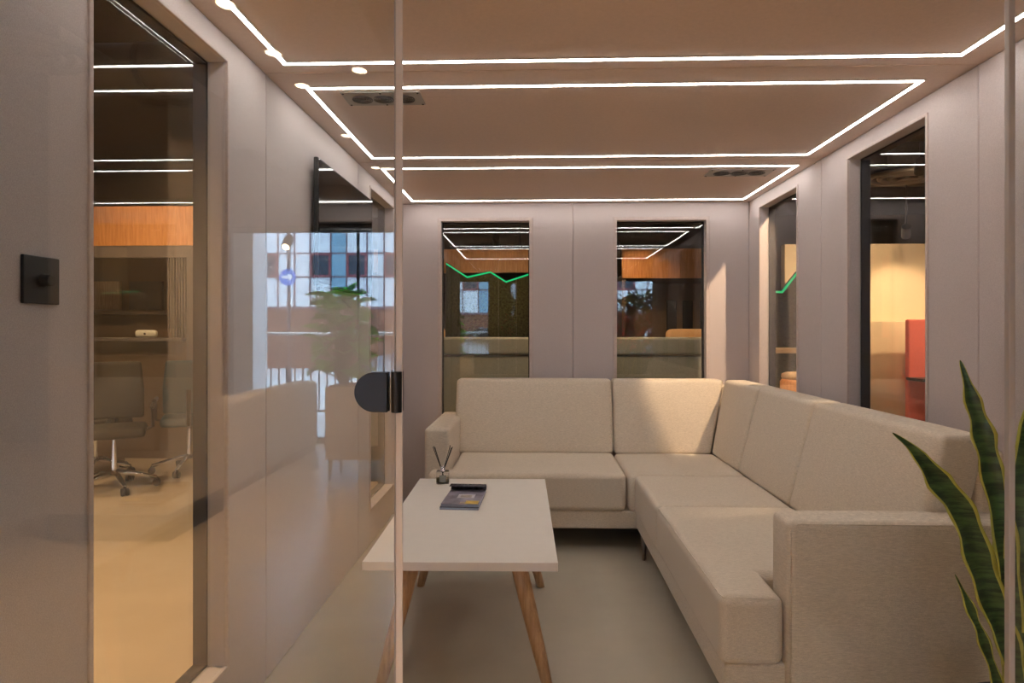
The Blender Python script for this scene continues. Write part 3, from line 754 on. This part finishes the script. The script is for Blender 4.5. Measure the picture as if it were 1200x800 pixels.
# ------------------------------------------------------------------ beyond the left window
lb = thing('glazed_meeting_booth', 'dark glazed meeting booth with timber fascia outside the left window', 'booth', (-4.4, 6.6, -.006))
obj('fascia', B(-1.9, .97, -.05, 0, 2.17, 2.57), M['oak_h'], lb)
obj('header', B(-1.9, .97, -.04, .02, 2.05, 2.17), M['greyframe'], lb)
obj('post', B(.88, .97, -.04, .02, 0, 2.05), M['greyframe'], lb)
obj('back_panel', B(-1.9, .95, 1.2, 1.26, 0, 2.5), mat('booth_back', (.20, .125, .08), .7), lb)
obj('side_panel', B(.92, .96, .02, 1.2, 0, 2.5), M['brown'], lb)
obj('lower_panel', B(-1.9, .88, .0, .03, 0, 1.20), M['brown'], lb)
obj('shelf', B(-1.9, .92, .95, 1.2, 1.50, 1.53), M['brown'], lb)
for i in range(4): obj('screen_panel', B(-1.5+.52*i, -1.1+.52*i, 1.15, 1.195, 1.56, 1.9), M['oak'] if i % 2 else M['greyframe'], lb)
bm = bmesh.new()
for i in range(7): box(bm, .68+i*.029, .695+i*.029, -.035, -.012, 1.2, 2.05)
obj('slatted_screen', bm, M['greyframe'], lb)
obj('ledge', B(-1.9, .88, -.12, 0, 1.20, 1.235), M['greyframe'], lb, bev=.003)
vc = thing('conference_camera', 'small oblong off-white conference camera on the booth ledge', 'camera', (-3.915, 6.53, 1.2305))
bm = soft((.11, .03, .038), .029, (0, 0, 0), 4); bmesh.ops.translate(bm, verts=bm.verts[:], vec=(0, 0, .038)); obj('housing', bm, M['offwhite'], vc, True)
obj('lens', cyl(bmesh.new(), (0, -.032, .037), (0, -.028, .037), .012, n=16), M['black'], vc)

def task_chair(loc, rz, label, cloth, group='task chairs by the booth'):
    t = thing('task_chair', label, 'chair', loc, rz, group)
    bm = bmesh.new()
    for k in range(5):
        a_ = 2*PI*k/5; tube(bm, [(0, 0, .14), (.12*math.cos(a_), .12*math.sin(a_), .125), (.31*math.cos(a_), .31*math.sin(a_), .072)], [.026, .022, .016], 10)
    obj('star_base', bm, M['chrome'], t, True)
    for k in range(5):
        a_ = 2*PI*k/5; c_ = Vector((.31*math.cos(a_), .31*math.sin(a_), .030)); n_ = Vector((-math.sin(a_), math.cos(a_), 0))
        bm = bmesh.new(); cyl(bm, c_-n_*.026, c_-n_*.006, .030, n=20); cyl(bm, c_+n_*.006, c_+n_*.026, .030, n=20); cyl(bm, c_, c_+Vector((0, 0, .045)), .009, n=8)
        obj('caster', bm, M['rubber'], t)
    obj('gas_column', cyl(bmesh.new(), (0, 0, .13), (0, 0, .44), .025, .016, n=16), M['chrome'], t)
    bm = soft((.235, .225, .04), .035, (0, 0, .01), 6); bmesh.ops.translate(bm, verts=bm.verts[:], vec=(0, 0, .48)); obj('seat', bm, cloth, t, True)
    bm = soft((.21, .028, .24), .026, (0, .01, 0), 8, lambda p, u: Vector((p.x*(1-.12*max(u[2], 0)), p.y-.05*u[0]**2+.03*u[2], p.z)))
    bmesh.ops.translate(bm, verts=bm.verts[:], vec=(0, .25, .80)); obj('backrest', bm, cloth, t, True)
    obj('spine', tube(bmesh.new(), [(0, .10, .43), (0, .24, .46), (0, .295, .6), (0, .29, .78)], .018, 8), M['black'], t)
    for s in (-1, 1):
        obj('armrest', tube(bmesh.new(), [(s*.20, .02, .46), (s*.28, .02, .50), (s*.28, .0, .67), (s*.28, -.14, .675), (s*.28, .12, .675)], [.014, .014, .014, .018, .018], 8), M['black'], t)
task_chair((-3.45, 5.3, -.006), .5, 'taupe task chair with chrome star base, foremost before the booth', M['taupe'])
task_chair((-3.98, 5.85, -.006), 2.6, 'taupe task chair tucked behind the foremost one at the booth', M['taupe'])
task_chair((-4.62, 5.2, -.006), -.6, 'taupe task chair at the far left before the booth', M['taupe'])
task_chair((-3.2, 6.02, -.006), 3.6, 'dark blue task chair in the shade beside the round table', M['blue'])
rt = thing('round_table', 'round pale blue table on oak legs beyond the booth chairs', 'table', (-2.93, 6.75, -.006))
obj('tabletop', (lambda bm: lathe(bm, [(.40, .70), (.42, .705), (.42, .722), (.40, .728)], 40))(bmesh.new()), M['bluetop'], rt, False)
for k in range(3):
    a_ = 2*PI*k/3+.4; obj('leg', cyl(bmesh.new(), (.32*math.cos(a_), .32*math.sin(a_), 0), (.1*math.cos(a_), .1*math.sin(a_), .70), .014, .02, 12), M['coral'], rt)
downlight(-3.9, 3.0, 3.4, 'warm round office downlight left of the pod, nearer one', 230)
downlight(-2.5, 2.2, 3.4, 'warm round office downlight close beside the pod', 230)
downlight(-3.9, 5.1, 3.4, 'warm round office downlight above the booth chairs', 90)
spot = track_spot((-3.6, 5.0, 2.8), (-3.6, 6.0, 2.2), 'added black fill spotlight brightening the booth fascia', 60, size=1.6)  # added lamp, only there to brighten the timber fascia

# ------------------------------------------------------------------ behind the camera (mirrored in the glass)
ob = thing('office_column', 'beige boxed column with dark plinth in front of the pod', 'column', (-2.64, -2.15, -.006))
obj('shaft', B(-.38, .38, -.35, .35, .16, 3.4), M['planter'], ob, bev=.006)
obj('plinth', B(-.39, .39, -.36, .36, 0, .16), M['black_m'], ob)
def bench_seg(y0, y1, label):
    t = thing('low_sofa', label, 'sofa', (-2.75, (y0+y1)/2, -.006), 0, 'low beige sofa units facing away from the walkway')
    h = (y1-y0)/2-.004
    bm = soft((.12, h, .35), .05, (.004, .004, .01), 6); bmesh.ops.translate(bm, verts=bm.verts[:], vec=(.27, 0, .41)); obj('backrest', bm, M['planter'], t, True)
    bm = soft((.30, h, .12), .04, (.0, .004, .01), 6); bmesh.ops.translate(bm, verts=bm.verts[:], vec=(-.152, 0, .34)); obj('seat', bm, M['planter'], t, True)
    obj('base', B(-.44, .36, -h+.02, h-.02, 0, .215), M['planter'], t)
for y0, y1, q in ((-3.35, -2.62, 'nearest the pod'), (-4.05, -3.36, 'in the middle of the row'), (-4.95, -4.06, 'by the street window')):
    bench_seg(y0, y1, 'low beige sofa unit '+q)
pl = thing('planter_cabinet', 'beige raised planter box on tapered legs', 'planter', (-1.52, -3.62, -.006))
obj('body', B(-.28, .28, -.20, .20, .19, .815), M['planter'], pl, bev=.006)
obj('soil', B(-.25, .25, -.17, .17, .815, .83), M['soil'], pl)
for sx in (-1, 1):
    for sy in (-1, 1): obj('leg', cyl(bmesh.new(), (sx*.25, sy*.17, 0), (sx*.24, sy*.16, .19), .010, .020, 12), M['planter'], pl)
# monstera
mo = thing('monstera_plant', 'monstera with split green leaves growing from the beige planter box', 'plant', (-1.70, -3.62, .832))
def monstera_leaf(bmL, bmS, base, tip, wd, roll):
    base, tip = Vector(base), Vector(tip); ax = (tip-base); L = ax.length; ax.normalize()
    side = ax.cross(Vector((0, 0, 1)))
    if side.length < .1: side = Vector((1, 0, 0))
    side.normalize(); side = Matrix.Rotation(roll, 3, ax) @ side; nr = side.cross(ax).normalized()
    def P(s, u):
        droop = -.25*L*s*s
        return base+ax*(s*L)+side*(u*wd)+Vector((0, 0, 1))*droop+nr*(abs(u)*wd*.35)
    out = [(.0, .0), (-.10, .18), (-.08, .36), (.05, .50), (.17, .52), (.20, .22), (.27, .53), (.40, .50), (.42, .20), (.50, .49), (.62, .43), (.62, .16), (.70, .39), (.82, .28), (.81, .10), (.90, .18), (1.0, .0)]
    for sg in (1, -1):
        c_ = [bmL.verts.new(P(max(0, min(1, s*.96)), 0)) for s, u in out]
        e_ = [bmL.verts.new(P(s, sg*u)) for s, u in out]
        c2 = [bmL.verts.new(v.co-nr*.003) for v in c_]; e2 = [bmL.verts.new(v.co-nr*.003) for v in e_]
        for i in range(len(out)-1):
            for (A_, B_) in ((c_, e_), (c2, e2)):
                try: bmL.faces.new((A_[i], A_[i+1], B_[i+1], B_[i]))
                except Exception: pass
    tube(bmS, [Vector((base.x*.15, base.y*.15, 0)), Vector((base.x*.5, base.y*.5, base.z*.6)), base], [.008, .006, .005], 6)
bL, bS = bmesh.new(), bmesh.new()
for i in range(46):
    a_ = i*2.4; hgt = .06+.74*((i+.5)/46)**.9; rad = (.13+.10*random.random())*(1.05-.45*(i/46))
    b_ = Vector((rad*math.cos(a_), rad*math.sin(a_)*.9, hgt)); Lf = random.uniform(.18, .27)
    t_ = b_+Vector((math.cos(a_)*Lf*.75, math.sin(a_)*Lf*.75, Lf*random.uniform(-.35, .55)))
    monstera_leaf(bL, bS, b_, t_, random.uniform(.17, .25), random.uniform(-.5, .5))
obj('foliage', bL, M['leaf'], mo, True); obj('stems', bS, M['stem'], mo, True)
tube_bm = tube(bmesh.new(), [(0, 0, 0), (.01, 0, .3), (-.01, .01, .62)], [.022, .02, .014], 10); obj('trunk', tube_bm, M['brown'], mo, True)
# floor outlet
fo = thing('floor_outlet_box', 'flush square floor outlet plate in front of the planter box', 'outlet', (-1.75, -3.22, -.006))
obj('frame', B(-.15, .15, -.10, .10, 0, .003), M['alu'], fo); obj('lid', B(-.14, .14, -.09, .09, .003, .0045), M['floor'], fo)
# red flower display
fl_ = thing('poinsettia_display', 'tall bushy planting with red flowers by the street window', 'plant', (2.25, -4.3, -.006))
obj('trough', B(-.55, .55, -.18, .18, 0, .75), M['pot'], fl_, bev=.01)
bL, bR = bmesh.new(), bmesh.new()
for i in range(1100):
    h_ = random.uniform(.72, 2.05); sp_ = .5*(1.15-.35*(h_-.7)); c_ = Vector((random.uniform(-sp_, sp_), random.uniform(-.25, .25), h_)); d_ = Vector((random.uniform(-1, 1), random.uniform(-1, 1), random.uniform(-.3, .9))).normalized(); L_ = random.uniform(.10, .22)
    s_ = d_.cross(Vector((random.random(), random.random(), 1))).normalized()*L_*.2
    b__ = bR if (h_ < 1.65 and random.random() < .3) else bL; n_ = d_.cross(s_).normalized()*.002
    v_ = [b__.verts.new(p) for p in (c_, c_+d_*L_*.5+s_, c_+d_*L_, c_+d_*L_*.5-s_)]; b__.faces.new(v_)
    v_ = [b__.verts.new(p+n_) for p in (c_, c_+d_*L_*.5-s_, c_+d_*L_, c_+d_*L_*.5+s_)]; b__.faces.new(v_)
obj('foliage', bL, mat('dark_leaf', (.03, .06, .02), .6, var=.5, scale=8), fl_); obj('flowers', bR, M['red_petal'], fl_)
bm = bmesh.new()
for i in range(14):
    x_ = random.uniform(-.4, .4); tube(bm, [(x_, random.uniform(-.1, .1), .7), (x_*1.1, 0, 1.3), (x_*1.2+random.uniform(-.1, .1), .02, random.uniform(1.6, 2.0))], .006, 6)
obj('stems', bm, M['stem'], fl_)
# track spot seen reflected
track_spot((-2.42, -4.2, 2.17), (-2.42, -3.2, 1.2), 'black track spotlight hanging near the street window', 20, size=1.4)

# ------------------------------------------------------------------ the street
struct(obj('ground_street', B(-40, 40, -60, -5.52, -.2, -.03), M['concrete']))
tag(obj('street_column', B(-3.97, -3.50, -6.35, -5.90, -.03, 4.2), M['white'], bev=.01), 'white square column outside the street window', 'column')
rl = thing('street_railing', 'dark metal pedestrian railing along the pavement edge', 'railing', (-2.3, -7.4, -.03))
obj('top_rail', cyl(bmesh.new(), (-4.2, 0, 1.285), (4.4, 0, 1.285), .026, n=12), M['alu'], rl)
obj('bottom_rail', cyl(bmesh.new(), (-4.2, 0, .15), (4.4, 0, .15), .018, n=12), M['rail'], rl)
b0 = obj('bar', cyl(bmesh.new(), (0, 0, .15), (0, 0, 1.27), .012, n=8), M['rail'], rl, loc=(-4.1, 0, 0))
for i in range(1, 72):
    c_ = b0.copy(); COL.objects.link(c_); c_.parent = rl; c_.location = (-4.1+.12*i, 0, 0)
p0 = obj('post', cyl(bmesh.new(), (0, 0, 0), (0, 0, 1.30), .028, n=12), M['rail'], rl, loc=(-4.04, 0, 0))
for x in (-2.24, -.44, 1.36, 3.16):
    c_ = p0.copy(); COL.objects.link(c_); c_.parent = rl; c_.location = (x, 0, 0)
# sign
sg = thing('road_sign', 'round blue road sign with white arrow on a grey pole across the street', 'sign', (-5.67, -12.86, -.03))
obj('pole', cyl(bmesh.new(), (0, 0, 0), (0, 0, 3.6), .042, n=16), M['galv'], sg)
obj('base_sleeve', cyl(bmesh.new(), (0, 0, 0), (0, 0, .5), .065, n=16), M['galv'], sg)
obj('disc', cyl(bmesh.new(), (0, .045, 2.57), (0, .060, 2.57), .195, n=40), M['sign_blue'], sg)
bm = bmesh.new(); prism(bm, [(-.13, -.028), (.02, -.028), (-.015, -.085), (.035, -.085), (.135, 0), (.035, .085), (-.015, .085), (.02, .028), (-.13, .028)], .061, .066, lambda x, y, z: (x, z, 2.57+y))
obj('arrow', bm, M['sign_white'], sg)
# facade
fcd = thing('office_building', 'white and blue panelled office building over a red brick base across the street', 'building', (0, -21, -.03))
obj('brick_base', B(-22, 14, -8, 0, 0, 2.10), M['brick'], fcd)
obj('plinth_band', B(-22, 14, -.02, .04, 2.10, 2.20), M['grid'], fcd)
obj('cladding', B(-22, 14, -8, 0, 2.20, 9.5), M['facade'], fcd)
cols = [('w', .80), ('p', .60), ('p', .57), ('w', .74), ('b', .57), ('w', .73), ('p', .61)]
x = -9.92-4.62*2; bmB, bmG = bmesh.new(), bmesh.new(); wins = []
while x < 13:
    for k, wd in cols:
        if x > 13.3: break
        box(bmG, x-.022, x+.022, 0, .035, 2.2, 9.5)
        if k == 'b': box(bmB, x+.022, x+wd-.022, 0, .012, 2.2, 9.5)
        if k == 'w':
            for z0 in (3.28, 6.1): wins.append((x, x+wd, z0))
        x += wd
for z in (3.26, 4.10, 6.08, 6.92, 8.9): box(bmG, -22, 14, 0, .03, z-.022, z+.022)
obj('blue_panels', bmB, M['facade_blue'], fcd); obj('mullion_grid', bmG, M['grid'], fcd)
for x0, x1, z0 in wins:
    bm = bmesh.new(); ring_slab(bm, x0, x1, z0-.03, z0+.83, (x0+.07, x1-.07, z0+.05, z0+.75), lambda u, z, t: (u, -t, z), -.06, .0, 0)
    w_ = obj('window', bm, M['winred'], fcd); obj('window_glass', B(x0+.07, x1-.07, .005, .015, z0+.05, z0+.75), M['darkglass'], w_)
# parked cars
def car(loc, rz, label):
    t = thing('parked_car', label, 'car', loc, rz, 'pale cars parked in the street')
    prof = [(-2.0, .32), (-2.02, .62), (-1.9, .86), (-1.55, .93), (-1.05, 1.38), (-.3, 1.47), (.5, 1.42), (1.1, 1.0), (1.75, .88), (2.0, .68), (2.02, .34)]
    bm = bmesh.new(); R = []
    for s, w_ in ((-1, .70), (-1, .85), (1, .85), (1, .70)):
        R.append([bm.verts.new((x, s*(w_ if z < .95 else w_*.84), z)) for x, z in prof])
    n = len(prof)
    for a_, b_ in zip(R, R[1:]):
        for i in range(n): bm.faces.new((a_[i], a_[(i+1) % n], b_[(i+1) % n], b_[i]))
    bm.faces.new(R[0]); bm.faces.new(list(reversed(R[-1]))); bmesh.ops.recalc_face_normals(bm, faces=bm.faces[:])
    obj('body', bm, M['car'], t, bev=.05)
    for s in (-1, 1):
        bm = bmesh.new(); prism(bm, [(-1.35, .96), (-.98, 1.32), (-.28, 1.40), (.40, 1.36), (.92, 1.0)], s*.70, s*.80, lambda x, y, z: (x, z*(1 if y < 1.1 else .97), y)); obj('side_window', bm, M['darkglass'], t)
        for x in (-1.25, 1.3):
            wb = cyl(bmesh.new(), (x, s*.66, .31), (x, s*.87, .31), .31, n=28); w_ = obj('wheel', wb, M['rubber'], t, bev=.02)
            obj('rim', cyl(bmesh.new(), (x, s*.865, .31), (x, s*.885, .31), .19, n=20), M['alu'], w_)
    bm = bmesh.new(); prism(bm, [(.56, 1.40), (1.12, 1.0), (1.16, 1.02), (.60, 1.435)], -.66, .66, lambda x, y, z: (x, z, y)); obj('windscreen', bm, M['darkglass'], t)
car((-1.0, -10.2, -.03), PI, 'pale parked car straight behind the railing')
car((4.6, -10.0, -.03), .05, 'pale parked car behind the red flower planting')

# ------------------------------------------------------------------ daylight and extra ceiling lights
W = bpy.data.worlds.new('overcast'); scn.world = W; W.use_nodes = True; nt = W.node_tree
bg = nt.nodes['Background']; tc = nt.nodes.new('ShaderNodeTexCoord'); sx = nt.nodes.new('ShaderNodeSeparateXYZ'); rp = nt.nodes.new('ShaderNodeValToRGB')
rp.color_ramp.elements[0].color = (.55, .72, 1, 1); rp.color_ramp.elements[1].color = (.66, .82, 1, 1)
nt.links.new(tc.outputs['Generated'], sx.inputs[0]); nt.links.new(sx.outputs['Z'], rp.inputs[0]); nt.links.new(rp.outputs[0], bg.inputs[0])
bg.inputs[1].default_value = 10.0
def portal():
    L = bpy.data.lights.new('window_portal', 'AREA'); L.shape = 'RECTANGLE'; L.size = OX1-OX0; L.size_y = OZ; L.cycles.is_portal = True
    o = bpy.data.objects.new('window_portal', L); COL.objects.link(o); o.location = ((OX0+OX1)/2, -5.52, OZ/2); o.rotation_euler = (PI/2, 0, 0)
    return o

# ------------------------------------------------------------------ camera
cam = bpy.data.cameras.new('camera'); co = bpy.data.objects.new('camera', cam); COL.objects.link(co)
co.location = (0, 0, CZ); co.rotation_euler = (PI/2, 0, TH)
cam.sensor_width = 36; cam.lens = F/1200*36; cam.shift_y = -(400-HY)/1200*1.0; cam.clip_start = .02
scn.camera = co
scn.view_settings.view_transform = 'Standard'; scn.view_settings.look = 'None'; scn.view_settings.gamma = 1; scn.view_settings.use_curve_mapping = False
scn.view_settings.exposure = 0.72
try:
    scn.cycles.max_bounces = 12; scn.cycles.transparent_max_bounces = 24; scn.cycles.diffuse_bounces = 5; scn.cycles.glossy_bounces = 6; scn.cycles.transmission_bounces = 8
    scn.cycles.sample_clamp_indirect = 8; scn.cycles.caustics_reflective = False; scn.cycles.caustics_refractive = False
except Exception: pass
